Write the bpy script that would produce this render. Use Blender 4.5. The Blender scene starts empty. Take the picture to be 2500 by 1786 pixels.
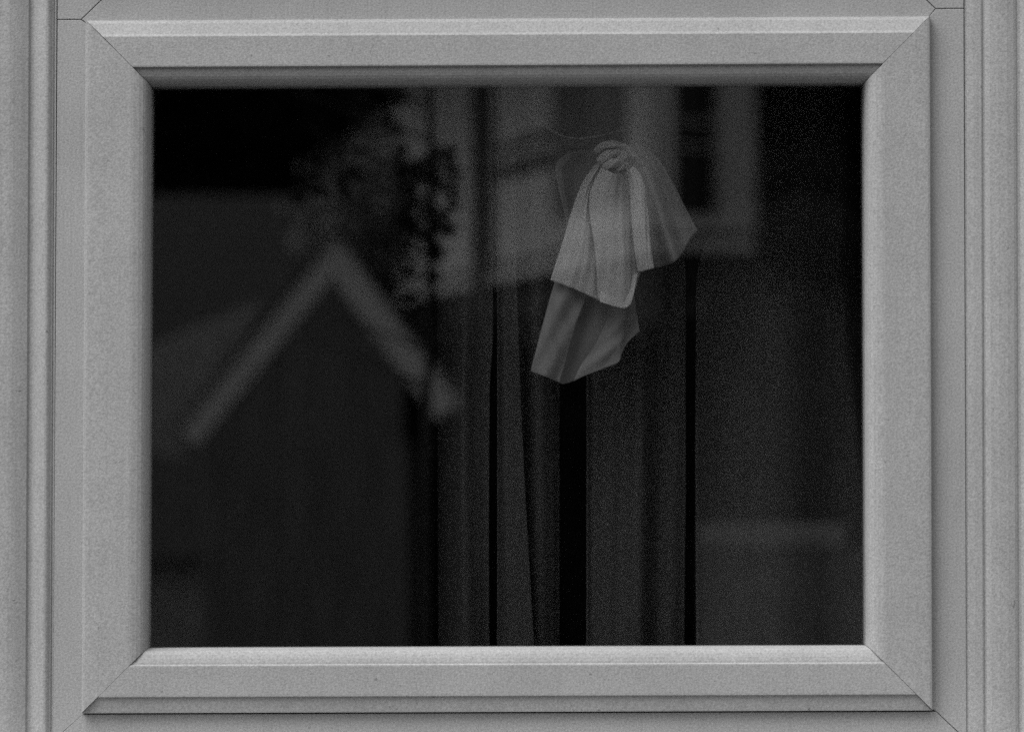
import bpy, bmesh, math, random
from mathutils import Vector, Matrix
random.seed(7)
scene = bpy.context.scene
COL = scene.collection
R = math.radians

# ------------------------------------------------------------------ camera
CAM = Vector((0.0, -4.0, 1.50))
AIM = Vector((0.0, 0.0, 1.67))
FWD = (AIM - CAM).normalized()
UP = Vector((0, -FWD.z, FWD.y))
DIST = (AIM - CAM).length
PXM = 1.137 / 2500.0                      # metres per photo pixel on the window
LENS = 36.0 * DIST / 1.137
cam_data = bpy.data.cameras.new('camera')
cam = bpy.data.objects.new('camera', cam_data)
COL.objects.link(cam)
cam.location = CAM
cam.rotation_euler = (math.pi / 2 + math.asin(FWD.z), 0, 0)
cam_data.sensor_width = 36.0
cam_data.lens = LENS
cam_data.clip_start = 0.05
cam_data.clip_end = 2000
cam_data.dof.use_dof = True
cam_data.dof.focus_distance = DIST + 0.03
cam_data.dof.aperture_fstop = LENS / 30.0
cam_data.dof.aperture_blades = 7
scene.camera = cam

# ------------------------------------------------------------------ sky, sun, exposure
SUN_EL, SUN_AZ = R(58), R(-50)           # overcast, the bright part of the sky high up and to the left
world = bpy.data.worlds.new('World')
scene.world = world
world.use_nodes = True
wn = world.node_tree
bg = wn.nodes['Background']
sky = wn.nodes.new('ShaderNodeTexSky')
sky.sky_type = 'NISHITA'
sky.sun_disc = False
sky.sun_elevation = SUN_EL
sky.sun_rotation = R(180) - SUN_AZ
sky.dust_density = 4.0
bw = wn.nodes.new('ShaderNodeRGBToBW')    # black and white film
wn.links.new(sky.outputs[0], bw.inputs[0])
wn.links.new(bw.outputs[0], bg.inputs[0])
bg.inputs[1].default_value = 0.15
sun_data = bpy.data.lights.new('sun', 'SUN')
sun_data.energy = 1.2
sun_data.angle = R(50)
sun = bpy.data.objects.new('sun', sun_data)
COL.objects.link(sun)
# direction the light comes from: in front of the wall (y<0), to the left (x<0), from above
src = Vector((math.sin(SUN_AZ) * math.cos(SUN_EL), -math.cos(SUN_AZ) * math.cos(SUN_EL), math.sin(SUN_EL)))
sun.rotation_euler = (-src).to_track_quat('-Z', 'Y').to_euler()
sun.location = (-6, -3, 12)
scene.view_settings.view_transform = 'Standard'
scene.view_settings.look = 'None'
scene.view_settings.exposure = 0.38
scene.view_settings.gamma = 1.0
scene.view_settings.use_curve_mapping = False
scene.render.engine = 'CYCLES'
scene.cycles.use_denoising = False
scene.cycles.use_adaptive_sampling = False
scene.cycles.light_sampling_threshold = 0.0
scene.cycles.use_light_tree = False
scene.cycles.max_bounces = 8
scene.cycles.transparent_max_bounces = 24
scene.cycles.sample_clamp_indirect = 0.4


# ------------------------------------------------------------------ helpers
def at(px, py, y):
    """point at world depth y that the photo shows at native pixel px, py"""
    k = 36.0 / 2500.0 / LENS
    d = FWD + Vector((1, 0, 0)) * ((px - 1250) * k) - UP * ((py - 893) * k)
    return CAM + d * ((y - CAM.y) / d.y)


MIRROR = 0.016


def mirrored(px, py, depth):
    """real place, behind the camera, of something seen at px, py as a reflection in the pane"""
    p = at(px, py, depth)
    return Vector((p.x, 2 * MIRROR - p.y, p.z))


def link(name, mesh, mat=None, parent=None):
    o = bpy.data.objects.new(name, mesh)
    COL.objects.link(o)
    if mat:
        mesh.materials.append(mat)
    if parent:
        o.parent = parent
        o.matrix_parent_inverse = Matrix.Identity(4)
        o.location = -world_loc(parent)
    return o


def world_loc(o):
    v = Vector(o.location)
    while o.parent:
        o = o.parent
        v += Vector(o.location)
    return v


def mesh_of(name, verts, faces, smooth=False):
    m = bpy.data.meshes.new(name)
    m.from_pydata([tuple(v) for v in verts], [], faces)
    bm = bmesh.new()
    bm.from_mesh(m)
    bmesh.ops.recalc_face_normals(bm, faces=bm.faces)
    bm.to_mesh(m)
    bm.free()
    if smooth:
        for p in m.polygons:
            p.use_smooth = True
    return m


def thing(name, loc, label, cat, group=None):
    o = bpy.data.objects.new(name, None)
    o.empty_display_size = 0.1
    COL.objects.link(o)
    o.location = loc
    o['label'] = label
    o['category'] = cat
    if group:
        o['group'] = group
    return o


def tag(o, label, cat, group=None):
    o['label'] = label
    o['category'] = cat
    if group:
        o['group'] = group
    return o


def box_vf(x0, x1, y0, y1, z0, z1, V, F):
    b = len(V)
    V += [Vector(p) for p in ((x0, y0, z0), (x1, y0, z0), (x1, y1, z0), (x0, y1, z0),
                              (x0, y0, z1), (x1, y0, z1), (x1, y1, z1), (x0, y1, z1))]
    F += [tuple(b + i for i in f) for f in ((0, 1, 2, 3), (4, 5, 6, 7), (0, 1, 5, 4), (1, 2, 6, 5), (2, 3, 7, 6), (3, 0, 4, 7))]


def box(name, x0, x1, y0, y1, z0, z1, mat, parent=None, bevel=0.0):
    V, F = [], []
    box_vf(x0, x1, y0, y1, z0, z1, V, F)
    o = link(name, mesh_of(name, V, F), mat, parent)
    if bevel:
        md = o.modifiers.new('bevel', 'BEVEL')
        md.width = bevel
        md.segments = 2
    return o


# ------------------------------------------------------------------ materials (all grey: black and white film)
def material(name, val, rough=0.7, var=0.15, scale=40.0, bump=0.0, bscale=None, stretch=None, spec=0.3, dirt=0.0, trans=0.0):
    m = bpy.data.materials.new(name)
    m.use_nodes = True
    nt = m.node_tree
    p = nt.nodes['Principled BSDF']
    p.inputs['Roughness'].default_value = rough
    p.inputs['Specular IOR Level'].default_value = spec
    tc = nt.nodes.new('ShaderNodeTexCoord')
    mp = nt.nodes.new('ShaderNodeMapping')
    if stretch:
        mp.inputs['Scale'].default_value = stretch
    nt.links.new(tc.outputs['Object'], mp.inputs[0])
    nz = nt.nodes.new('ShaderNodeTexNoise')
    nz.inputs['Scale'].default_value = scale
    nz.inputs['Detail'].default_value = 4.0
    nt.links.new(mp.outputs[0], nz.inputs[0])
    mr = nt.nodes.new('ShaderNodeMapRange')
    mr.inputs['From Min'].default_value = 0.25
    mr.inputs['From Max'].default_value = 0.75
    mr.inputs['To Min'].default_value = val * (1 - var)
    mr.inputs['To Max'].default_value = val * (1 + var)
    nt.links.new(nz.outputs['Fac'], mr.inputs['Value'])
    out = mr.outputs[0]
    if dirt:
        n2 = nt.nodes.new('ShaderNodeTexNoise')
        n2.inputs['Scale'].default_value = 9.0
        n2.inputs['Detail'].default_value = 8.0
        n2.inputs['Roughness'].default_value = 0.7
        nt.links.new(tc.outputs['Object'], n2.inputs[0])
        m2 = nt.nodes.new('ShaderNodeMapRange')
        m2.inputs['From Min'].default_value = 0.35
        m2.inputs['From Max'].default_value = 0.7
        m2.inputs['To Min'].default_value = 1.0
        m2.inputs['To Max'].default_value = 1.0 - dirt
        nt.links.new(n2.outputs['Fac'], m2.inputs['Value'])
        mu = nt.nodes.new('ShaderNodeMath')
        mu.operation = 'MULTIPLY'
        nt.links.new(out, mu.inputs[0])
        nt.links.new(m2.outputs[0], mu.inputs[1])
        out = mu.outputs[0]
    cb = nt.nodes.new('ShaderNodeCombineColor')
    for i in range(3):
        nt.links.new(out, cb.inputs[i])
    nt.links.new(cb.outputs[0], p.inputs['Base Color'])
    if bump:
        nb = nt.nodes.new('ShaderNodeTexNoise')
        nb.inputs['Scale'].default_value = bscale or scale * 2
        nb.inputs['Detail'].default_value = 3.0
        nt.links.new(mp.outputs[0], nb.inputs[0])
        bp = nt.nodes.new('ShaderNodeBump')
        bp.inputs['Strength'].default_value = bump
        bp.inputs['Distance'].default_value = 0.001
        nt.links.new(nb.outputs['Fac'], bp.inputs['Height'])
        nt.links.new(bp.outputs[0], p.inputs['Normal'])
    if trans:
        tr = nt.nodes.new('ShaderNodeBsdfTranslucent')
        nt.links.new(cb.outputs[0], tr.inputs[0])
        mx = nt.nodes.new('ShaderNodeMixShader')
        mx.inputs[0].default_value = trans
        nt.links.new(p.outputs[0], mx.inputs[1])
        nt.links.new(tr.outputs[0], mx.inputs[2])
        nt.links.new(mx.outputs[0], nt.nodes['Material Output'].inputs[0])
    return m


def glass_material():
    m = bpy.data.materials.new('window_glass')
    m.use_nodes = True
    nt = m.node_tree
    nt.nodes.remove(nt.nodes['Principled BSDF'])
    tr = nt.nodes.new('ShaderNodeBsdfTransparent')
    gl = nt.nodes.new('ShaderNodeBsdfGlossy')
    gl.inputs['Roughness'].default_value = 0.0
    gl.inputs[0].default_value = (1, 1, 1, 1)
    fr = nt.nodes.new('ShaderNodeFresnel')
    geo = nt.nodes.new('ShaderNodeNewGeometry')     # straight-through rays: no total reflection inside the sheet
    ior = nt.nodes.new('ShaderNodeMapRange')
    ior.inputs['To Min'].default_value = 1.58
    ior.inputs['To Max'].default_value = 1 / 1.58
    nt.links.new(geo.outputs['Backfacing'], ior.inputs['Value'])
    nt.links.new(ior.outputs[0], fr.inputs['IOR'])
    mx = nt.nodes.new('ShaderNodeMixShader')
    nt.links.new(fr.outputs[0], mx.inputs[0])
    nt.links.new(tr.outputs[0], mx.inputs[1])
    nt.links.new(gl.outputs[0], mx.inputs[2])
    nt.links.new(mx.outputs[0], nt.nodes['Material Output'].inputs[0])
    return m


PAINT = material('white_window_paint', 0.405, rough=0.55, var=0.27, scale=450, bump=0.3, bscale=600, spec=0.3, dirt=0.12)
WALL = material('pale_render', 0.5, rough=0.9, var=0.12, scale=60, bump=0.6, bscale=250)


def add_flecks(m):
    nt = m.node_tree
    p = nt.nodes['Principled BSDF']
    src_ = p.inputs['Base Color'].links[0].from_socket
    tc = nt.nodes.new('ShaderNodeTexCoord')
    for sc, lo, hi, k in (((150, 150, 150), 0.71, 0.80, 0.55), ((260, 260, 5), 0.55, 0.80, 0.90)):
        mp = nt.nodes.new('ShaderNodeMapping')
        mp.inputs['Scale'].default_value = sc
        nt.links.new(tc.outputs['Object'], mp.inputs[0])
        nz = nt.nodes.new('ShaderNodeTexNoise')
        nz.inputs['Scale'].default_value = 1.0
        nz.inputs['Detail'].default_value = 2.0
        nt.links.new(mp.outputs[0], nz.inputs[0])
        mr = nt.nodes.new('ShaderNodeMapRange')
        mr.inputs['From Min'].default_value = lo
        mr.inputs['From Max'].default_value = hi
        mr.inputs['To Min'].default_value = 1.0
        mr.inputs['To Max'].default_value = k
        nt.links.new(nz.outputs['Fac'], mr.inputs['Value'])
        mx = nt.nodes.new('ShaderNodeVectorMath')
        mx.operation = 'SCALE'
        nt.links.new(src_, mx.inputs[0])
        nt.links.new(mr.outputs[0], mx.inputs['Scale'])
        src_ = mx.outputs[0]
    nt.links.new(src_, p.inputs['Base Color'])


add_flecks(PAINT)
GLASS = glass_material()
SEAL = material('black_rubber', 0.03, rough=0.6, var=0.1)
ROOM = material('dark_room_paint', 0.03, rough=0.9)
CLOTH = material('pale_cloth', 0.30, rough=0.95, var=0.12, scale=600, bump=0.5, bscale=1500, spec=0.05, trans=0.06)
CURTAIN = material('dark_curtain', 0.042, rough=1.0, var=0.14, scale=30, bump=0.2, bscale=1500, stretch=(1, 1, 0.2), spec=0.03)
SHEER = material('sheer_cloth', 0.28, rough=0.95, var=0.12, scale=600, spec=0.05)


def make_sheer(m, amount):
    nt = m.node_tree
    t = nt.nodes.new('ShaderNodeBsdfTransparent')
    mx = nt.nodes.new('ShaderNodeMixShader')
    mx.inputs[0].default_value = amount
    nt.links.new(nt.nodes['Principled BSDF'].outputs[0], mx.inputs[1])
    nt.links.new(t.outputs[0], mx.inputs[2])
    nt.links.new(mx.outputs[0], nt.nodes['Material Output'].inputs[0])


make_sheer(SHEER, 0.48)
TAIL = material('tail_cloth', 0.28, rough=0.95, var=0.2, scale=500, bump=0.5, bscale=1500, spec=0.05)
make_sheer(TAIL, 0.62)
CORDL = material('pale_cord', 0.13, rough=1.0, var=0.3, scale=300)
THIN = material('thin_cloth', 0.28, rough=0.95, var=0.12, scale=600, spec=0.05)
make_sheer(THIN, 0.80)
LITLEAF = material('lit_leaf', 0.26, rough=0.7, var=0.5, scale=8, spec=0.2)
FELT = material('roof_felt', 0.42, rough=0.9, var=0.2, scale=5)
BLIND = material('added_blind', 0.2, rough=0.8, var=0.3, scale=3)
CREASE = material('crease_dark', 0.02, rough=1.0, var=0.3, scale=300)
SWAG = material('grey_voile', 0.10, rough=1.0, var=0.15, scale=60, bump=0.4, bscale=1500, spec=0.05)
GRASS = material('dull_grass', 0.06, rough=1.0, var=0.4, scale=3)
LEAF = material('dark_leaf', 0.022, rough=0.8, var=0.4, scale=6, spec=0.1)
LEAF2 = material('tree_leaf', 0.03, rough=0.7, var=0.5, scale=8, spec=0.2)
BARK = material('bark', 0.06, rough=1.0, var=0.3, scale=20, bump=0.5)
WHITEWALL = material('white_house_render', 0.66, rough=0.9, var=0.08, scale=2)
BRICK = material('dark_brick', 0.035, rough=0.9, var=0.3, scale=8)
DARKGLASS = material('dark_window', 0.012, rough=0.2, var=0.1)
SLATE = material('slate', 0.035, rough=0.7, var=0.2, scale=5)
BOARD = material('weathered_board', 0.19, rough=0.9, var=0.3, scale=10, stretch=(1, 1, 0.15))
BARGE = material('pale_trim_paint', 0.78, rough=0.7, var=0.1, scale=5)
PICKET = material('grey_fence_wood', 0.13, rough=0.9, var=0.45, scale=10)
RAILW = material('pale_fence_rail', 0.30, rough=0.9, var=0.2, scale=10)

# ------------------------------------------------------------------ ground
g = bpy.data.meshes.new('ground')
g.from_pydata([(-300, -300, 0), (300, -300, 0), (300, 300, 0), (-300, 300, 0)], [], [(0, 1, 2, 3)])
ground = link('ground', g, GRASS)
ground['kind'] = 'structure'

# ------------------------------------------------------------------ the house wall and the dark room behind the window
NOM = (203.5, 44.0, 2274.0, 1737.5)       # nominal sash outline in photo pixels
CORN = {(0, 0): (209, 49), (1, 0): (2271, 38.5), (1, 1): (2277, 1733.5), (0, 1): (199, 1740.5)}


def win(px, py, y=0.0):
    """photo pixel on the window face (kept square to the slightly racked frame) -> world point at depth y"""
    s = (px - NOM[0]) / (NOM[2] - NOM[0])
    t = (py - NOM[1]) / (NOM[3] - NOM[1])
    s_, t_ = min(max(s, -0.15), 1.15), min(max(t, -0.15), 1.15)
    dx = dy = 0.0
    for (i, j), c in CORN.items():
        w = (s_ if i else 1 - s_) * (t_ if j else 1 - t_)
        dx += w * (c[0] - NOM[2 * i])
        dy += w * (c[1] - NOM[1 + 2 * j])
    p = at(px + dx, py + dy, -0.010)
    return Vector((p.x, y, p.z))


oL, oR = win(-150, 900).x, win(2640, 900).x
oT, oB = win(1250, -900).z, win(1250, 1960).z
hw = thing('house_wall', (0, 0.12, 0), 'pale rendered house wall around the white window', 'wall')
box('wall_panel', -5, oL, 0.012, 0.26, 0, 5.6, WALL, hw)
box('wall_panel', oR, 5, 0.012, 0.26, 0, 5.6, WALL, hw)
box('wall_panel', oL, oR, 0.012, 0.26, oT, 5.6, WALL, hw)
box('wall_panel', oL, oR, 0.012, 0.26, 0, oB, WALL, hw)
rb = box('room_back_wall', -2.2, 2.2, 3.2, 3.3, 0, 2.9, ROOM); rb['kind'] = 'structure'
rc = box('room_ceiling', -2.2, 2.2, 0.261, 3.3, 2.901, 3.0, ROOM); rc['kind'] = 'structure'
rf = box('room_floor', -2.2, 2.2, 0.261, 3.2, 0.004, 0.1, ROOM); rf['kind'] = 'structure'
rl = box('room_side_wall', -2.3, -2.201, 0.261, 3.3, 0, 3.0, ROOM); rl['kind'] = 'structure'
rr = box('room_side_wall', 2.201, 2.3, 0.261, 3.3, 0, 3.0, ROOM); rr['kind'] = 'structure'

# ------------------------------------------------------------------ the window
window = thing('window', win(1250, 1960, 0.03), 'white painted casement window with mitred frame and dark glass', 'window')


def offset_poly(pts, g):
    """shrink a polygon (clockwise or not) by g"""
    n = len(pts)
    area = sum(pts[i][0] * pts[(i + 1) % n][1] - pts[(i + 1) % n][0] * pts[i][1] for i in range(n))
    sg = 1 if area > 0 else -1
    out = []
    for i in range(n):
        p0, p1, p2 = Vector(pts[i - 1]), Vector(pts[i]), Vector(pts[(i + 1) % n])
        e1, e2 = (p1 - p0).normalized(), (p2 - p1).normalized()
        n1, n2 = Vector((-e1.y, e1.x)) * sg, Vector((-e2.y, e2.x)) * sg
        b = (n1 + n2)
        b = b / max(b.dot(n1), 0.2)
        out.append((p1.x + b.x * g, p1.y + b.y * g))
    return out


def plate(name, pts, y_front, y_back, gap, edge=1.2):
    """flat board with a tiny arris, outline in photo pixels on the window plane"""
    outer = offset_poly(pts, gap)
    inner = offset_poly(pts, gap + edge)
    n = len(pts)
    V = [win(x, y, y_front) for x, y in inner] + [win(x, y, y_front + edge * PXM) for x, y in outer] + [win(x, y, y_back) for x, y in outer]
    F = [tuple(range(n)), tuple(range(2 * n, 3 * n))]
    for i in range(n):
        j = (i + 1) % n
        F.append((i, j, n + j, n + i))
        F.append((n + i, n + j, 2 * n + j, 2 * n + i))
    return link(name, mesh_of(name, V, F), PAINT, window)


GAP = 0.9
plate('jamb', [(131, 40), (190, 40), (207, 52), (207, 1741), (203, 1744), (131, 1806)], 0, 0.06, GAP)
plate('jamb', [(131, 40), (190, 40), (262, -29), (262, -780), (131, -780)], 0, 0.06, GAP)
plate('transom', [(190, 40), (207, 52), (2272, 48), (2290, 24), (2218, -44), (262, -44), (262, -29)], 0, 0.06, GAP)
plate('jamb', [(2360, 24), (2290, 24), (2274.4, 42), (2274.4, 1735), (2285, 1741), (2360, 1812)], 0, 0.06, GAP)
plate('jamb', [(2360, 24), (2290, 24), (2218, -44), (2218, -780), (2360, -780)], 0, 0.06, GAP)
plate('frame_foot', [(203, 1740.2), (131, 1806), (131, 1862), (2360, 1862), (2360, 1812), (2285, 1740.2)], 0, 0.06, GAP)
plate('frame_head', [(131, -780), (2360, -780), (2360, -880), (131, -880)], 0, 0.06, GAP)


def upright(name, prof):
    """vertical moulding; prof = (photo x, projection in mm)"""
    n = len(prof)
    V = []
    for py in (-900, 1862):
        V += [win(x, py, -d / 1000.0) for x, d in prof]
        V += [win(prof[-1][0], py, 0.06), win(prof[0][0], py, 0.06)]
    m = n + 2
    F = [(i, (i + 1) % m, m + (i + 1) % m, m + i) for i in range(m)] + [tuple(range(m)), tuple(range(m, 2 * m))]
    return link(name, mesh_of(name, V, F), PAINT, window)


def curve_pts(x0, x1, f, n=12):
    return [(x0 + (x1 - x0) * i / n, f(i / n)) for i in range(n + 1)]


left_prof = [(131.6, -1.8), (126.5, -2.2), (125.4, -0.6), (124, 0)] + curve_pts(123, 112, lambda t: 4.0 * math.sin(t * 1.45), 5) + curve_pts(108, 84, lambda t: 4.0 - 5.2 * t ** 1.3, 6) + \
    [(82, -2.0), (76, -2.9), (68, -2.8), (66, -1.4)] + curve_pts(64, -60, lambda t: 6.0 * math.sin(min(1.75, 0.1 + t * 3.6)), 14) + [(-90, 5), (-150, 3)]
upright('frame_moulding', left_prof)
right_prof = [(2359.4, -1.6), (2363.2, -1.8), (2364.5, -0.4), (2366, 0.4), (2380, 1.6), (2398, 2.0), (2401, 1.4), (2404, 0), (2408, 0), (2411, 1.0), (2420, 2.6), (2440, 3.6),
              (2462, 3.4), (2478, 2.2), (2484, 1.0), (2488, -0.6), (2494, -0.6), (2497, 1), (2510, 5), (2540, 8), (2580, 8), (2640, 3)]
upright('frame_moulding', right_prof)
# outside sill and head drip, just out of the picture
sB = win(1250, 1862).z
box('sill', oL - 0.02, oR + 0.02, -0.075, 0.06, sB - 0.045, sB - 0.001, PAINT, window, 0.004)
sT = win(1250, -880).z
box('head_drip', oL - 0.02, oR + 0.02, -0.04, 0.06, sT + 0.001, sT + 0.04, PAINT, window, 0.004)

# sash rails and stiles, one mitred profile: (inset in photo px, projection in mm)
BEAD = [(118.6, 10.6), (120, 9.8), (124, 9.6), (132, 8.9), (140, 7.4), (147, 5.0), (152, 2.0), (156, -1.8), (159, -6.5), (160.5, -12)]
TOPRAIL = [(0, -6), (0, 3.0), (0.6, 3.8), (7.5, 7.4), (9, 7.9), (36.5, 12.4), (38.5, 13.2), (40, 14.2), (43, 15.0), (113, 15.2), (116.5, 15.0), (118, 14.2)] + BEAD
FOOTRAIL = [(0, -6), (0, 7.6), (1, 8.6), (4, 9.0), (37, 11.6), (38.5, 11.8), (39.5, 14.8), (41, 15.2), (46, 15.3), (113, 15.2), (116, 15.0), (118, 14.0), (119, 13.2)] + [(124, 12.8), (134, 11.4), (144, 9.4), (151, 7.4), (154, 5.6), (160, -5.0), (160.5, -12)]
STILE = [(0, -6), (0, 9.6), (0.8, 11.8), (3, 13.2), (8, 13.9), (14, 14.2), (40, 14.8), (113, 15.2), (119, 15.0), (122, 14.8), (134, 13.6), (144, 11.6), (150, 9.2), (154.5, 6.0), (158, 1.0), (160, -6.5), (160.5, -12)]


TOPRAIL, FOOTRAIL, STILE = [[(t if t <= 118 else 118 + (t - 118) * 0.93, d) for t, d in p] for p in (TOPRAIL, FOOTRAIL, STILE)]


def sash(x0, y0, x1, y1, gap):
    for side in range(4):
        V = []
        prof = (TOPRAIL, STILE, FOOTRAIL, STILE)[side] + [(157.4, -40), (0, -40)]
        n = len(prof)
        for end in range(2):
            for t, d in prof:
                gp = gap * random.choice((0.5, 0.8, 1.0, 1.0, 1.6))
                c = [(x0 + t, y0 + t), (x1 - t, y0 + t), (x1 - t, y1 - t), (x0 + t, y1 - t)]
                a, b = Vector(c[side]), Vector(c[(side + 1) % 4])
                e = (b - a).normalized() * gp
                p = (a + e) if end == 0 else (b - e)
                V.append(win(p.x, p.y, -d / 1000.0))
        F = [(i, (i + 1) % n, n + (i + 1) % n, n + i) for i in range(n)] + [tuple(range(n)), tuple(range(n, 2 * n))]
        link('stile' if side % 2 else 'rail', mesh_of('sash_member', V, F), PAINT, window)


def pane(x0, y0, x1, y1):
    for ya, yb in ((0.012, 0.016), (0.028, 0.032)):
        V = [win(x, y, d) for d in (ya, yb) for x, y in ((x0, y0), (x1, y0), (x1, y1), (x0, y1))]
        F = [(0, 1, 2, 3), (4, 5, 6, 7), (0, 1, 5, 4), (1, 2, 6, 5), (2, 3, 7, 6), (3, 0, 4, 7)]
        link('pane', mesh_of('pane', V, F), GLASS, window)


sash(NOM[0], NOM[1], NOM[2], NOM[3], 0.7)
pane(NOM[0] + 150, NOM[1] + 150, NOM[2] - 150, NOM[3] - 150)
sash(NOM[0], -760, NOM[2], -60, 0.7)
pane(NOM[0] + 150, -610, NOM[2] - 150, -210)


# ------------------------------------------------------------------ curtains
def interp(pts, t):
    """point at fraction t of a polyline (by length)"""
    L = [0]
    for a, b in zip(pts, pts[1:]):
        L.append(L[-1] + math.hypot(b[0] - a[0], b[1] - a[1]))
    s = t * L[-1]
    for i in range(len(pts) - 1):
        if s <= L[i + 1] or i == len(pts) - 2:
            f = (s - L[i]) / max(L[i + 1] - L[i], 1e-9)
            return (pts[i][0] + (pts[i + 1][0] - pts[i][0]) * f, pts[i][1] + (pts[i + 1][1] - pts[i][1]) * f)


def smooth_line(pts, n=40):
    """Catmull-Rom through pts"""
    P = [pts[0]] + list(pts) + [pts[-1]]
    out = []
    m = len(pts) - 1
    for i in range(m):
        p0, p1, p2, p3 = [Vector(q) for q in P[i:i + 4]]
        for k in range(n):
            t = k / n
            v = 0.5 * ((2 * p1) + (p2 - p0) * t + (2 * p0 - 5 * p1 + 4 * p2 - p3) * t * t + (3 * p1 - p0 - 3 * p2 + p3) * t ** 3)
            out.append((v.x, v.y))
    out.append(tuple(pts[-1]))
    return out


def curtain(name, left, right, depth, folds, label, mat=CURTAIN, nu=60, nv=40):
    """hanging sheet between two photo-pixel edge lines (top to bottom); folds(u, v) adds depth in metres"""
    V, F = [], []
    for j in range(nv + 1):
        v = j / nv
        a, b = interp(left, v), interp(right, v)
        for i in range(nu + 1):
            u = i / nu
            V.append(at(a[0] + (b[0] - a[0]) * u, a[1] + (b[1] - a[1]) * u, depth + folds(u, v)))
    for j in range(nv):
        for i in range(nu):
            k = j * (nu + 1) + i
            F.append((k, k + 1, k + nu + 2, k + nu + 1))
    o = link(name, mesh_of(name, V, F, True), mat)
    md = o.modifiers.new('thickness', 'SOLIDIFY')
    md.thickness = 0.0015
    return tag(o, label, 'curtain', 'dark curtains hanging behind the glass')


S = 1.1                                  # 2273-px reading -> native pixels
TOP, BOT = 60, 1760
curtain('curtain', [(968 * S, TOP), (972 * S, BOT)], [(1094 * S, TOP), (1094 * S, 840), (1087 * S, 930), (1085 * S, 1300), (1087 * S, BOT)], 0.17,
        lambda u, v: 0.55 * max(0, 0.5 - u) ** 1.5 + 0.006 * math.sin(u * 9 + 0.6 * math.sin(v * 4)) + 0.05 * max(0, u - 0.8) ** 1.2,
        'narrow dark curtain fold left of the thin vertical gap')
curtain('curtain', [(1104 * S, TOP), (1103 * S, BOT)], [(1146 * S, TOP), (1146 * S, 660), (1155 * S, 960), (1168 * S, 1250), (1196 * S, BOT)], 0.165,
        lambda u, v: 0.006 * math.sin(u * 5) - 0.004 * u, 'narrow dark curtain strip with a slanting hem edge')
curtain('curtain', [(1140 * S, TOP), (1150 * S, BOT)], [(1246 * S, TOP), (1240 * S, 900), (1240 * S, BOT)], 0.178,
        lambda u, v: 0.008 * math.sin(u * 7 + 1) + 0.06 * max(0, u - 0.85), 'dark curtain behind the knotted cloth, left of the wide black gap')
curtain('curtain', [(1302 * S, TOP), (1301 * S, BOT)], [(1505 * S, TOP), (1506 * S, 500), (1521 * S, 640), (1522 * S, 1200), (1517 * S, BOT)], 0.175,
        lambda u, v: 0.012 * math.sin(u * 8 + 0.5 + 0.3 * math.sin(3 * v)) + 0.006 * math.sin(u * 19 + v), 'broad dark curtain panel below the right half of the cloth')
curtain('curtain', [(1700 * S, TOP), (1672 * S, 300), (1600 * S, 540), (1556 * S, 610), (1546 * S, 680), (1544 * S, 1100), (1547 * S, BOT)], [(1990 * S, TOP), (1980 * S, 1000), (1970 * S, BOT)], 0.18,
        lambda u, v: 0.014 * math.sin(u * 10 + 0.4 * math.sin(3 * v)) + 1.5 * max(0, u - 0.58 - 0.38 * v) ** 1.6 + 1.6 * max(0, 0.42 - v) ** 1.4, 'wide dark curtain panel at the right of the window')


# ------------------------------------------------------------------ cloths
def coons(L, Rr, T, B, u, v):
    l, r, t, b = interp(L, v), interp(Rr, v), interp(T, u), interp(B, u)
    c00, c10, c01, c11 = T[0], T[-1], B[0], B[-1]
    out = []
    for k in range(2):
        out.append((1 - u) * l[k] + u * r[k] + (1 - v) * t[k] + v * b[k]
                   - ((1 - u) * (1 - v) * c00[k] + u * (1 - v) * c10[k] + (1 - u) * v * c01[k] + u * v * c11[k]))
    return out


def cloth_sheet(name, L, Rr, T, B, depth, relief, mat, parent, nu=56, nv=56, thick=0.0012):
    V, F = [], []
    for j in range(nv + 1):
        v = j / nv
        for i in range(nu + 1):
            u = i / nu
            x, y = coons(L, Rr, T, B, u, v)
            V.append(at(x, y, depth + relief(u, v)))
    for j in range(nv):
        for i in range(nu):
            k = j * (nu + 1) + i
            F.append((k, k + 1, k + nu + 2, k + nu + 1))
    o = link(name, mesh_of(name, V, F, True), mat, parent)
    md = o.modifiers.new('thickness', 'SOLIDIFY')
    md.thickness = thick
    return o


def bumpf(x, c, w):
    return math.exp(-((x - c) / w) ** 2)


cloth = thing('knotted_cloth', at(1490, 930, 0.09), 'pale cloth tied in a knot hanging behind the window glass', 'cloth')
# front: four overlapping folds of the doubled cloth
def fold(name, L, Rr, T, B, depth, amp, lean=0.0, mat=None, wob=0.0007, flare=0.6):
    def f(u, v):
        g = flare + (1 - flare) * (1 - v)
        return amp * g * ((2 * u - 1) ** 2 - 0.5) + lean * (u - 0.5) + wob * (math.sin(11 * u + 7 * v) + math.sin(5 * v - 9 * u + 2)) + 0.6 * wob * math.sin(29 * u + 13 * v)
    return cloth_sheet(name, L, Rr, T, B, depth, f, mat or CLOTH, cloth, 44, 60)


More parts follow.
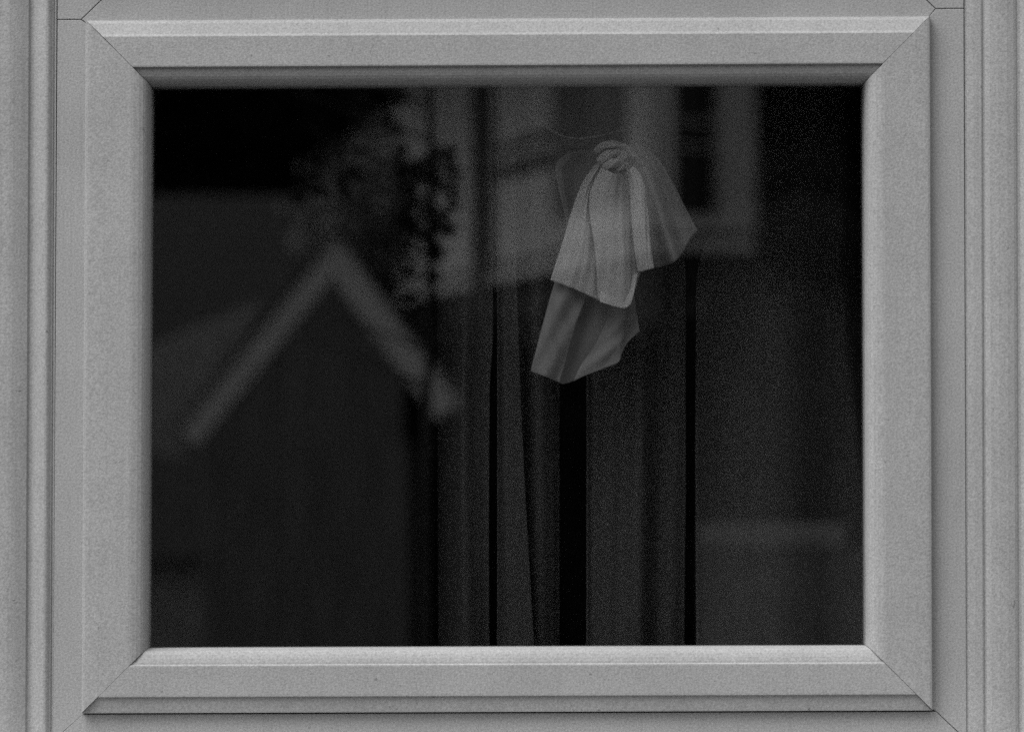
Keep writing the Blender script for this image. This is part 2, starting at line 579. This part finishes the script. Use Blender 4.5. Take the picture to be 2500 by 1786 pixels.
FL = smooth_line([(1458, 396), (1424, 440), (1397, 510), (1375, 585), (1358, 638), (1343, 684)], 10)
FR = smooth_line([(1546, 405), (1571, 440), (1581, 510), (1587, 570), (1592, 620), (1597, 655)], 10)
CR = smooth_line([(1472, 408), (1448, 470), (1447, 530), (1456, 590), (1462, 650), (1467, 736)], 10)
CR2 = smooth_line([(1468, 408), (1440, 470), (1440, 530), (1450, 590), (1455, 650), (1460, 732)], 10)
ML = smooth_line([(1536, 416), (1546, 460), (1551, 520), (1555, 580), (1560, 625), (1564, 668)], 10)
ML2 = smooth_line([(1530, 416), (1536, 460), (1540, 520), (1545, 580), (1551, 625), (1557, 664)], 10)
fold('left_fold', FL, CR, [(1458, 396), (1465, 404), (1472, 408)], [(1343, 684), (1400, 705), (1440, 723), (1467, 736)], 0.086, 0.009, -0.002)
fold('middle_fold', CR2, ML, [(1468, 408), (1500, 424), (1536, 416)], [(1460, 732), (1500, 748), (1528, 752), (1541, 742), (1549, 712), (1564, 668)], 0.080, 0.015, 0.016)
fold('standing_fold', ML2, FR, [(1530, 416), (1538, 412), (1546, 405)], [(1557, 664), (1566, 664), (1582, 659), (1597, 655)], 0.070, 0.010, -0.010, flare=0.5)
cloth_sheet('corner_fold', smooth_line([(1466, 712), (1463, 724), (1466, 736)], 6), [(1558, 664), (1549, 712), (1541, 742)],
            smooth_line([(1466, 712), (1512, 692), (1558, 664)], 6), smooth_line([(1466, 736), (1500, 748), (1526, 752), (1541, 742)], 6), 0.076,
            lambda u, v: -0.009 * v + 0.006 * u + 0.0004 * math.sin(8 * u + 4 * v), CLOTH, cloth, 30, 20)
# right wing behind the front layer: one thickness of the sheer cloth
WL = smooth_line([(1520, 372), (1535, 450), (1550, 560), (1570, 650)], 10)
WR = smooth_line([(1545, 342), (1604, 384), (1642, 445), (1668, 497), (1690, 538), (1703, 562)], 10)
WT = [(1520, 372), (1530, 352), (1545, 342)]
WB = smooth_line([(1570, 650), (1610, 652), (1645, 640), (1666, 614), (1682, 586), (1703, 562)], 8)


def wing_relief(u, v):
    s = min(1, v * 2 + 0.1)
    return s * (0.013 * math.sin(u * 8.0 + 0.8) + 0.005 * math.sin(u * 17 + v * 3)) + 0.012 * u + 0.003 * math.sin(6 * v)


cloth_sheet('right_wing', WL, WR, WT, WB, 0.112, wing_relief, SHEER, cloth)
# left wing, mostly hidden; extra transparency stands in for the knot's shade
LL = smooth_line([(1440, 365), (1390, 374), (1357, 402), (1362, 450), (1378, 520), (1392, 570)], 10)
LR = smooth_line([(1475, 372), (1465, 420), (1450, 500), (1440, 580)], 10)
LT = [(1440, 365), (1458, 362), (1475, 372)]
LB = [(1392, 570), (1415, 580), (1440, 580)]
cloth_sheet('left_wing', LL, LR, LT, LB, 0.124, lambda u, v: 0.02 * bumpf(u, 0.45, 0.25) - 0.006 * u, THIN, cloth, 40, 40)
cloth_sheet('left_wing_edge', LL, [(p[0] + 16 - 10 * abs(i / (len(LL) - 1) - 0.35), p[1] + 5) for i, p in enumerate(LL)], [LL[0], (LL[0][0] + 12.5, LL[0][1] + 5)], [LL[-1], (LL[-1][0] + 9.5, LL[-1][1] + 5)], 0.120,
            lambda u, v: 0.004 * u, THIN, cloth, 8, 40)
# lower tail: one thickness, with turned-over folds in front of it
TL = smooth_line([(1362, 660), (1350, 702), (1334, 762), (1315, 832), (1295, 906)], 10)
TR = smooth_line([(1545, 690), (1550, 740), (1556, 775), (1562, 808)], 8)
TT = [(1362, 660), (1450, 690), (1545, 690)]
TB = smooth_line([(1295, 906), (1330, 918), (1360, 932), (1376, 937), (1400, 930), (1430, 916), (1480, 897), (1510, 884), (1517, 862), (1532, 836), (1562, 808)], 6)
cloth_sheet('tail', TL, TR, TT, TB, 0.116, lambda u, v: 0.010 * math.sin(u * 6 + 0.5) + 0.002 * math.sin(17 * u + 5 * v) - 0.008 * v, THIN, cloth)
BR = smooth_line([(1440, 690), (1430, 728), (1406, 788), (1391, 835), (1380, 880), (1366, 932)], 8)
cloth_sheet('tail_fold', TL, BR, [(1362, 660), (1400, 676), (1440, 690)], [(1295, 906), (1330, 918), (1352, 928), (1366, 932)], 0.103,
            lambda u, v: -0.008 * bumpf(u, 0.4, 0.4) + 0.002 * math.sin(9 * u + 6 * v) + 0.0012 * math.sin(21 * v - 8 * u), TAIL, cloth, 30, 40)
BL = smooth_line([(1490, 690), (1486, 745), (1474, 800), (1448, 850), (1420, 890), (1400, 930)], 8)
cloth_sheet('tail_fold', BL, TR, [(1490, 690), (1520, 692), (1545, 690)], smooth_line([(1400, 930), (1430, 916), (1480, 897), (1510, 884), (1517, 862), (1532, 836), (1562, 808)], 6), 0.107,
            lambda u, v: -0.006 * bumpf(u, 0.5, 0.4) + 0.003 * math.sin(7 * u + 3 * v) + 0.0015 * math.sin(19 * v + 6 * u), TAIL, cloth, 40, 40)


# knot: three twisted strands of the cloth looped over the cord
KV, KF = [], []


def strand(pts, r0, depth, dz):
    line = smooth_line(pts, 10)
    m = len(line)
    base = len(KV)
    nk = 14
    for i, (x, y) in enumerate(line):
        f = i / (m - 1)
        c = at(x, y, depth - dz * math.sin(math.pi * f))
        x2, y2 = line[min(i + 1, m - 1)]
        x1, y1 = line[max(i - 1, 0)]
        d = (at(x2, y2, depth) - at(x1, y1, depth)).normalized()
        n1 = Vector((0, 1, 0))
        n2 = d.cross(n1)
        for k in range(nk):
            t = 2 * math.pi * k / nk
            r = r0 * (0.75 + 0.45 * math.sin(math.pi * f)) * (1 + 0.22 * math.sin(3 * t + 9 * f) + 0.10 * math.sin(5 * t - 14 * f))
            KV.append(c + n1 * (math.cos(t) * r) + n2 * (math.sin(t) * r))
    for i in range(m - 1):
        for k in range(nk):
            KF.append((base + i * nk + k, base + i * nk + (k + 1) % nk, base + (i + 1) * nk + (k + 1) % nk, base + (i + 1) * nk + k))
    KF.append(tuple(range(base, base + nk)))
    KF.append(tuple(range(base + (m - 1) * nk, base + m * nk)))


strand([(1452, 372), (1474, 356), (1504, 355), (1532, 364), (1550, 388)], 0.0042, 0.096, 0.008)
strand([(1458, 396), (1480, 384), (1506, 376), (1538, 388)], 0.0052, 0.088, 0.010)
strand([(1470, 410), (1490, 402), (1512, 392), (1530, 372)], 0.0042, 0.080, 0.010)
strand([(1492, 416), (1510, 412), (1526, 402), (1536, 414)], 0.0036, 0.084, 0.008)
link('knot', mesh_of('knot', KV, KF, True), CLOTH, cloth)
# curtain rail out of sight behind the sash head
V, F = [], []
zr = at(1250, 60, 0.16).z


def tube(p, q, r, V, F, n=10, r2=None):
    p, q = Vector(p), Vector(q)
    r2 = r if r2 is None else r2
    d = (q - p).normalized()
    a = d.orthogonal().normalized()
    b = d.cross(a)
    k = len(V)
    for c, rr in ((p, r), (q, r2)):
        for i in range(n):
            t = 2 * math.pi * i / n
            V.append(c + a * (math.cos(t) * rr) + b * (math.sin(t) * rr))
    for i in range(n):
        F.append((k + i, k + (i + 1) % n, k + n + (i + 1) % n, k + n + i))
    F.append(tuple(range(k, k + n)))
    F.append(tuple(range(k + n, k + 2 * n)))


tube((-0.62, 0.19, zr), (0.62, 0.19, zr), 0.009, V, F)
tag(link('curtain_rail', mesh_of('curtain_rail', V, F), ROOM), 'dark curtain rail behind the window head', 'rail')
# thin cord, hung from the rail, that the cloth is knotted round, with a dark tube below it standing in for the shaded crease
cp = [at(x, y, 0.095) for x, y in smooth_line([(1150, 60), (1215, 180), (1285, 273), (1340, 314), (1386, 336), (1440, 336), (1500, 322), (1545, 306), (1590, 230), (1640, 60)], 6)]
V, F = [], []
for a, b in zip(cp, cp[1:]):
    tube(a, b, 0.0013, V, F, 8, 0.0013)
cord = tag(link('cord', mesh_of('cord', V, F, True), CORDL), 'thin cord sagging above the pale cloth, which is knotted round it', 'cord')
V, F = [], []
cp = [at(x, y, 0.092) for x, y in smooth_line([(1368, 338), (1386, 350), (1412, 352), (1445, 347), (1500, 333), (1548, 315)], 6)]
m = len(cp) - 1
for k, (a, b) in enumerate(zip(cp, cp[1:])):
    w0, w1 = [0.0012 + 0.0034 * math.sin(math.pi * min(1, 0.12 + q / m)) for q in (k, k + 1)]
    tube(a, b, w0, V, F, 8, w1)
link('crease_shade', mesh_of('crease_shade', V, F, True), CREASE, cord)


# ------------------------------------------------------------------ the garden and houses opposite, seen only as reflections
def leaves(n, sampler, size, V, F):
    for _ in range(n):
        p = sampler()
        a = Vector((random.gauss(0, 1), random.gauss(0, 1), random.gauss(0, 1))).normalized()
        b = a.orthogonal().normalized()
        s = size * random.uniform(0.6, 1.4)
        k = len(V)
        V += [p - a * s, p + b * s * 0.5, p + a * s, p - b * s * 0.5]
        F.append((k, k + 1, k + 2, k + 3))


# white house (reflected at top centre): jettied white upper storey over dark brick
h_corner = mirrored(1450 * S, 535 * S, 30)
h_ang = math.atan2(-2.2, 7.0)             # turns its two faces to the street
house = thing('white_house', (h_corner.x, h_corner.y, 0), 'white rendered upper storey over dark brick, mirrored in the glass', 'house')
house.rotation_euler = (0, 0, h_ang)


def local_box(name, x0, x1, y0, y1, z0, z1, mat, parent):
    V, F = [], []
    box_vf(x0, x1, y0, y1, z0, z1, V, F)
    o = bpy.data.objects.new(name, mesh_of(name, V, F))
    COL.objects.link(o)
    o.data.materials.append(mat)
    o.parent = parent
    return o


ZB = h_corner.z
W_, D_ = 1.16, 9.0                        # narrow face to the right, long face to the left
x_a, x_b = 0.22, 0.69                     # window in the narrow face
z_a, z_b = ZB + 0.26, ZB + 1.75
wl = []
local_box('wall', 0, W_, -D_, -0.3, ZB + 0.12, 7.0, WHITEWALL, house)
local_box('wall', 0, x_a, -0.3, 0, ZB + 0.12, 7.0, WHITEWALL, house)
local_box('wall', x_b, W_ - 0.2, -0.3, 0, ZB + 0.12, 7.0, WHITEWALL, house)
local_box('wall', x_a, x_b, -0.3, 0, ZB + 0.12, z_a, WHITEWALL, house)
local_box('wall', x_a, x_b, -0.3, 0, z_b, 7.0, WHITEWALL, house)
wd = local_box('window', x_a, x_b, -0.28, -0.25, z_a, z_b, DARKGLASS, house)
local_box('glazing_bar', x_a, x_b, -0.25, -0.22, ZB + 0.92, ZB + 0.95, BARGE, wd)
local_box('glazing_bar', x_a, x_b, -0.25, -0.22, ZB + 1.16, ZB + 1.19, BARGE, wd)
local_box('brick_storey', 0.06, W_ - 0.05, -D_ + 0.1, -0.05, 0, ZB - 0.01, BRICK, house)
local_box('fascia', -0.05, W_ - 0.15, -D_, 0.04, ZB - 0.08, ZB + 0.04, WHITEWALL, house)
local_box('shadow_gap', 0.05, W_ - 0.25, -D_ + 0.05, -0.06, ZB + 0.04, ZB + 0.12, SLATE, house)
local_box('window', -0.02, 0.01, -3.0, -0.75, ZB + 0.45, 6.6, BLIND, house)  # window added to dim the wall's reflection over the cloth
local_box('louvre', -0.03, 0.01, -4.9, -3.05, ZB + 1.02, ZB + 1.17, SLATE, house)
local_box('louvre', -0.03, 0.01, -4.9, -3.05, ZB + 1.30, ZB + 1.38, SLATE, house)
local_box('drainpipe', -0.16, -0.04, -5.45, -5.15, ZB - 0.3, 6.95, BRICK, house)
V = [(-1.1, -D_ - 0.2, 7.01), (W_ + 0.3, -D_ - 0.2, 7.01), (W_ + 0.3, 0.5, 7.01), (-1.1, 0.5, 7.01), (W_ / 2, -D_ - 0.2, 8.6), (W_ / 2, 0.5, 8.6)]  # eaves out of view, overhang widened to shade the wall top
ro = bpy.data.objects.new('roof', mesh_of('roof', V, [(0, 1, 2, 3), (0, 3, 5, 4), (1, 2, 5, 4), (0, 1, 4), (2, 3, 5)]))
COL.objects.link(ro); ro.data.materials.append(SLATE); ro.parent = house

# gabled shed (the pale inverted V in the glass)
pk = mirrored(748 * S, 520 * S, 20)
el = mirrored(395 * S, 955 * S, 20)
er = mirrored(1022 * S, 890 * S, 20)
shed = thing('garden_shed', (pk.x, pk.y, 0), 'boarded shed with pale bargeboards, mirrored as an inverted V', 'shed')
nb = 14
xl, xr = el.x + 0.16, mirrored(893 * S, 1000, 20).x
for i in range(nb):
    xa, xb = xl + (xr - xl) * i / nb, xl + (xr - xl) * (i + 1) / nb - 0.008
    def top(x):
        if x < pk.x:
            return pk.z - (pk.x - x) * (pk.z - el.z) / (pk.x - el.x) - 0.08
        return pk.z - (x - pk.x) * (pk.z - er.z) / (er.x - pk.x) - 0.08
    y0, y1 = pk.y - 0.02 - 0.006 * (i % 2), pk.y - 0.05
    V = [(xa, y0, 0.02), (xb, y0, 0.02), (xb, y0, top(xb)), (xa, y0, top(xa)), (xa, y1, 0.02), (xb, y1, 0.02), (xb, y1, top(xb)), (xa, y1, top(xa))]
    F = [(0, 1, 2, 3), (4, 5, 6, 7), (0, 1, 5, 4), (1, 2, 6, 5), (2, 3, 7, 6), (3, 0, 4, 7)]
    link('board', mesh_of('board', V, F), BOARD, shed)
box('shed_body', xl + 0.01, xr - 0.01, pk.y - 2.6, pk.y - 0.06, 0.01, min(el.z, er.z) - 0.05, BOARD, shed)


def barge(a, b, w):
    d = (b - a).normalized()
    n = Vector((-d.z, 0, d.x))
    if n.z > 0:
        n = -n
    V = []
    for y in (0.0, -0.03):
        V += [a + Vector((0, y, 0)), b + Vector((0, y, 0)), b + n * w + Vector((0, y, 0)), a + Vector((0, y, -w / abs(n.z)))]
    F = [(0, 1, 2, 3), (4, 5, 6, 7), (0, 1, 5, 4), (1, 2, 6, 5), (2, 3, 7, 6), (3, 0, 4, 7)]
    link('bargeboard', mesh_of('bargeboard', V, F), BARGE, shed)
    V = []
    for y in (0.03, -2.7):
        V += [a + Vector((0, y, 0.005)), b + Vector((0, y, 0.005)), b + Vector((0, y, 0.035)), a + Vector((0, y, 0.035))]
    link('roof', mesh_of('roof', V, F), SLATE, shed)


barge(pk, el, 0.16)
barge(pk, er, 0.20)
lt = [mirrored(x * S, y * S, 20.2) for x, y in ((325, 770), (585, 660), (405, 1020), (325, 1000))]
link('lean_to_roof', mesh_of('lean_to_roof', lt + [p + Vector((0, -0.06, 0)) for p in lt],
     [(0, 1, 2, 3), (4, 5, 6, 7), (0, 1, 5, 4), (1, 2, 6, 5), (2, 3, 7, 6), (3, 0, 4, 7)]), FELT, shed)

# slate-roofed outbuilding behind the shed (grey field on the left of the glass)
ra = mirrored(250, 477, 27)
rbp = mirrored(800, 466, 27)
ob = thing('outbuilding', ((ra.x + rbp.x) / 2, ra.y, 0), 'long low outbuilding with grey slate roof, mirrored left', 'outbuilding')
x0, x1 = ra.x - 4, rbp.x + 0.2
box('wall', x0 + 0.2, x1 - 0.2, ra.y - 2.2, ra.y + 2.2, 0, 1.2, FELT, ob)
rows = 28
for i in range(rows):
    f0, f1 = i / rows, (i + 1) / rows
    ya, yb = ra.y + 2.5 * (1 - f0), ra.y + 2.5 * (1 - f1)
    za, zb = 1.2 + (ra.z - 1.2) * f0, 1.2 + (ra.z - 1.2) * f1
    V = [(x0, ya, za + 0.006), (x1, ya, za + 0.006), (x1, yb, zb), (x0, yb, zb), (x0, ya, za), (x1, ya, za), (x1, yb, zb - 0.03), (x0, yb, zb - 0.03)]
    F = [(0, 1, 2, 3), (4, 5, 6, 7), (0, 1, 5, 4), (1, 2, 6, 5), (2, 3, 7, 6), (3, 0, 4, 7)]
    link('slate_course', mesh_of('slate_course', V, F), SLATE, ob)
V = [(x0, ra.y, ra.z), (x1, ra.y, ra.z), (x1, ra.y - 2.5, 1.2), (x0, ra.y - 2.5, 1.2)]
link('rear_roof', mesh_of('rear_roof', V, [(0, 1, 2, 3)]), SLATE, ob)

# slender leafy tree close behind the camera, dark against the white house
TD = 5.2
tx = mirrored(950 * S, 600 * S, TD)
tree = thing('slender_tree', (tx.x, tx.y, 0), 'slender dark tree with leafy stem, mirrored beside the white house', 'tree')
V, F = [], []
pts = [Vector((tx.x + 0.008 * math.sin(k), tx.y, k * 0.3)) for k in range(10)]
for a, b in zip(pts, pts[1:]):
    tube(a, b, 0.016 - 0.003 * a[2], V, F, 8, 0.016 - 0.003 * b[2])
for k in range(12):
    z = 1.75 + 0.09 * k
    a = Vector((tx.x, tx.y, z))
    tube(a, a + Vector((random.uniform(-0.35, 0.07), random.uniform(-0.1, 0.1), 0.12)), 0.005, V, F, 6, 0.002)
link('trunk', mesh_of('trunk', V, F), BARK, tree)
V, F = [], []
clus = []
for k in range(72):
    py = random.uniform(325, 520)
    px = random.uniform(885, 1015)
    clus.append((px, py, random.uniform(6, 12)))
for k in range(24):
    py = random.uniform(500, 740)
    px = random.choice((900, 912, 950, 962, 972)) + random.gauss(0, 6)
    clus.append((px, py, random.uniform(6, 12)))
for k in range(24):
    px = random.uniform(640, 800)
    clus.append((px, random.uniform(320, 450), random.uniform(5, 10)))
for k in range(8):
    clus.append((random.uniform(800, 900), random.uniform(195, 330), random.uniform(8, 14)))
for px, py, r in clus:
    c = mirrored(px * S, py * S, TD + random.uniform(-0.1, 0.1))
    sg = r * S * PXM * (TD + 4) / 4 * 0.55
    leaves(15, lambda: c + Vector((random.gauss(0, sg), random.gauss(0, sg), random.gauss(0, sg))), 0.013, V, F)
link('crown', mesh_of('crown', V, F), LEAF2, tree)

# shrub, its leaf colour paled to look lit, between the slate roof and the white house
sc_ = mirrored(800 * S, 470 * S, 22.5)
shrub = thing('lit_shrub', (sc_.x, sc_.y, 0), 'leafy shrub coloured pale to look lit, mirrored between the slate roof and the white house', 'shrub')
V, F = [], []
for k in range(6):
    tube((sc_.x, sc_.y, 0), (sc_.x + random.uniform(-0.6, 0.6), sc_.y + random.uniform(-0.3, 0.3), sc_.z), 0.03, V, F, 6, 0.01)
link('trunk', mesh_of('trunk', V, F), BARK, shrub)
V, F = [], []
for k in range(130):
    px = random.gauss(800, 50)
    py = random.gauss(475, 75) - 0.45 * (px - 800)
    c = mirrored(px * S, py * S, 22.5 + random.uniform(-0.5, 0.5))
    leaves(26, lambda: c + Vector((random.gauss(0, 0.09), random.gauss(0, 0.09), random.gauss(0, 0.09))), 0.05, V, F)
link('crown', mesh_of('crown', V, F), LITLEAF, shrub)

# hedge added in front of the white house to black out low reflections
hx0, hx1, hy = -1.9, 9.0, -26.5
V, F = [], []
box_vf(hx0, hx1, hy - 0.5, hy + 0.5, 0, 3.0, V, F)
leaves(9000, lambda: Vector((random.uniform(hx0, hx1), hy + random.choice((0.5, 0.5, 0.5, -0.5)) + random.gauss(0, 0.08), random.uniform(0, 3.25))), 0.09, V, F)
hd = link('hedge', mesh_of('hedge', V, F), LEAF)
tag(hd, 'tall dark clipped hedge added across the garden, mirrored low in the glass', 'hedge')

# fence with a pale top rail (soft pale bar low on the right of the glass)
fa, fb = mirrored(1560 * S, 1165 * S, 10), mirrored(1860 * S, 1215 * S, 10)
fence = thing('garden_fence', ((fa.x + fb.x) / 2, fa.y, 0), 'weathered board fence with pale top rail, mirrored low right', 'fence')
fx0, fx1 = fa.x, fa.x + 1.6
box('top_rail', fx0, fx1 - 1.05, fa.y - 0.04, fa.y + 0.03, fb.z, fa.z, RAILW, fence, 0.01)
for i in range(14):
    xa = fx0 + (fx1 - fx0) * i / 14
    box('picket', xa + 0.004, xa + (fx1 - fx0) / 14 - 0.004, fa.y - 0.03 - 0.004 * (i % 2), fa.y - 0.005, 0.03, fb.z - 0.004, PICKET, fence)
for xx in (fx0 + 0.05, fx1 - 0.05):
    box('post', xx - 0.045, xx + 0.045, fa.y - 0.13, fa.y - 0.04, 0, fb.z + 0.02, PICKET, fence)

# the wood far behind: dark conifers
def conifer_mesh():
    V, F = [], []
    def samp():
        h = random.uniform(0.3, 12.5)
        r = 2.1 * (1 - h / 13.0) ** 0.8 + 0.1
        t = random.uniform(0, 2 * math.pi)
        q = r * math.sqrt(random.uniform(0.25, 1)) * (1 + 0.2 * math.sin(5 * t + h * 3))
        return Vector((q * math.cos(t), q * math.sin(t), h))
    leaves(5200, samp, 0.26, V, F)
    for k in range(12):                  # dense heart of the crown
        z0, z1 = 0.4 + k, 1.7 + k
        tube((0, 0, z0), (0, 0, z1), 1.5 * (1 - z0 / 13), V, F, 9, 1.2 * (1 - min(z1, 12.6) / 13))
    return mesh_of('conifer_crown', V, F)


crown_mesh = conifer_mesh()
crown_mesh.materials.append(LEAF)
V, F = [], []
tube((0, 0, 0), (0, 0, 12.4), 0.22, V, F, 8, 0.03)
trunk_mesh = mesh_of('conifer_trunk', V, F)
trunk_mesh.materials.append(BARK)
n = 0
for row, (yy, step) in enumerate(((-46, 2.3), (-49, 2.3))):
    for k in range(-6, 7):
        x = k * step + (row % 2) * 1.15 + random.uniform(-0.3, 0.3)
        t = thing('conifer', (x, yy + random.uniform(-0.5, 0.5), 0), 'tall dark conifer in the wood beyond the garden', 'tree', 'conifers in the wood beyond the garden')
        t.rotation_euler = (0, 0, random.uniform(0, 6.28))
        s = random.uniform(0.9, 1.15)
        t.scale = (s, s, s)
        for nm, ms in (('crown', crown_mesh), ('trunk', trunk_mesh)):
            o = bpy.data.objects.new(nm, ms)
            COL.objects.link(o)
            o.parent = t
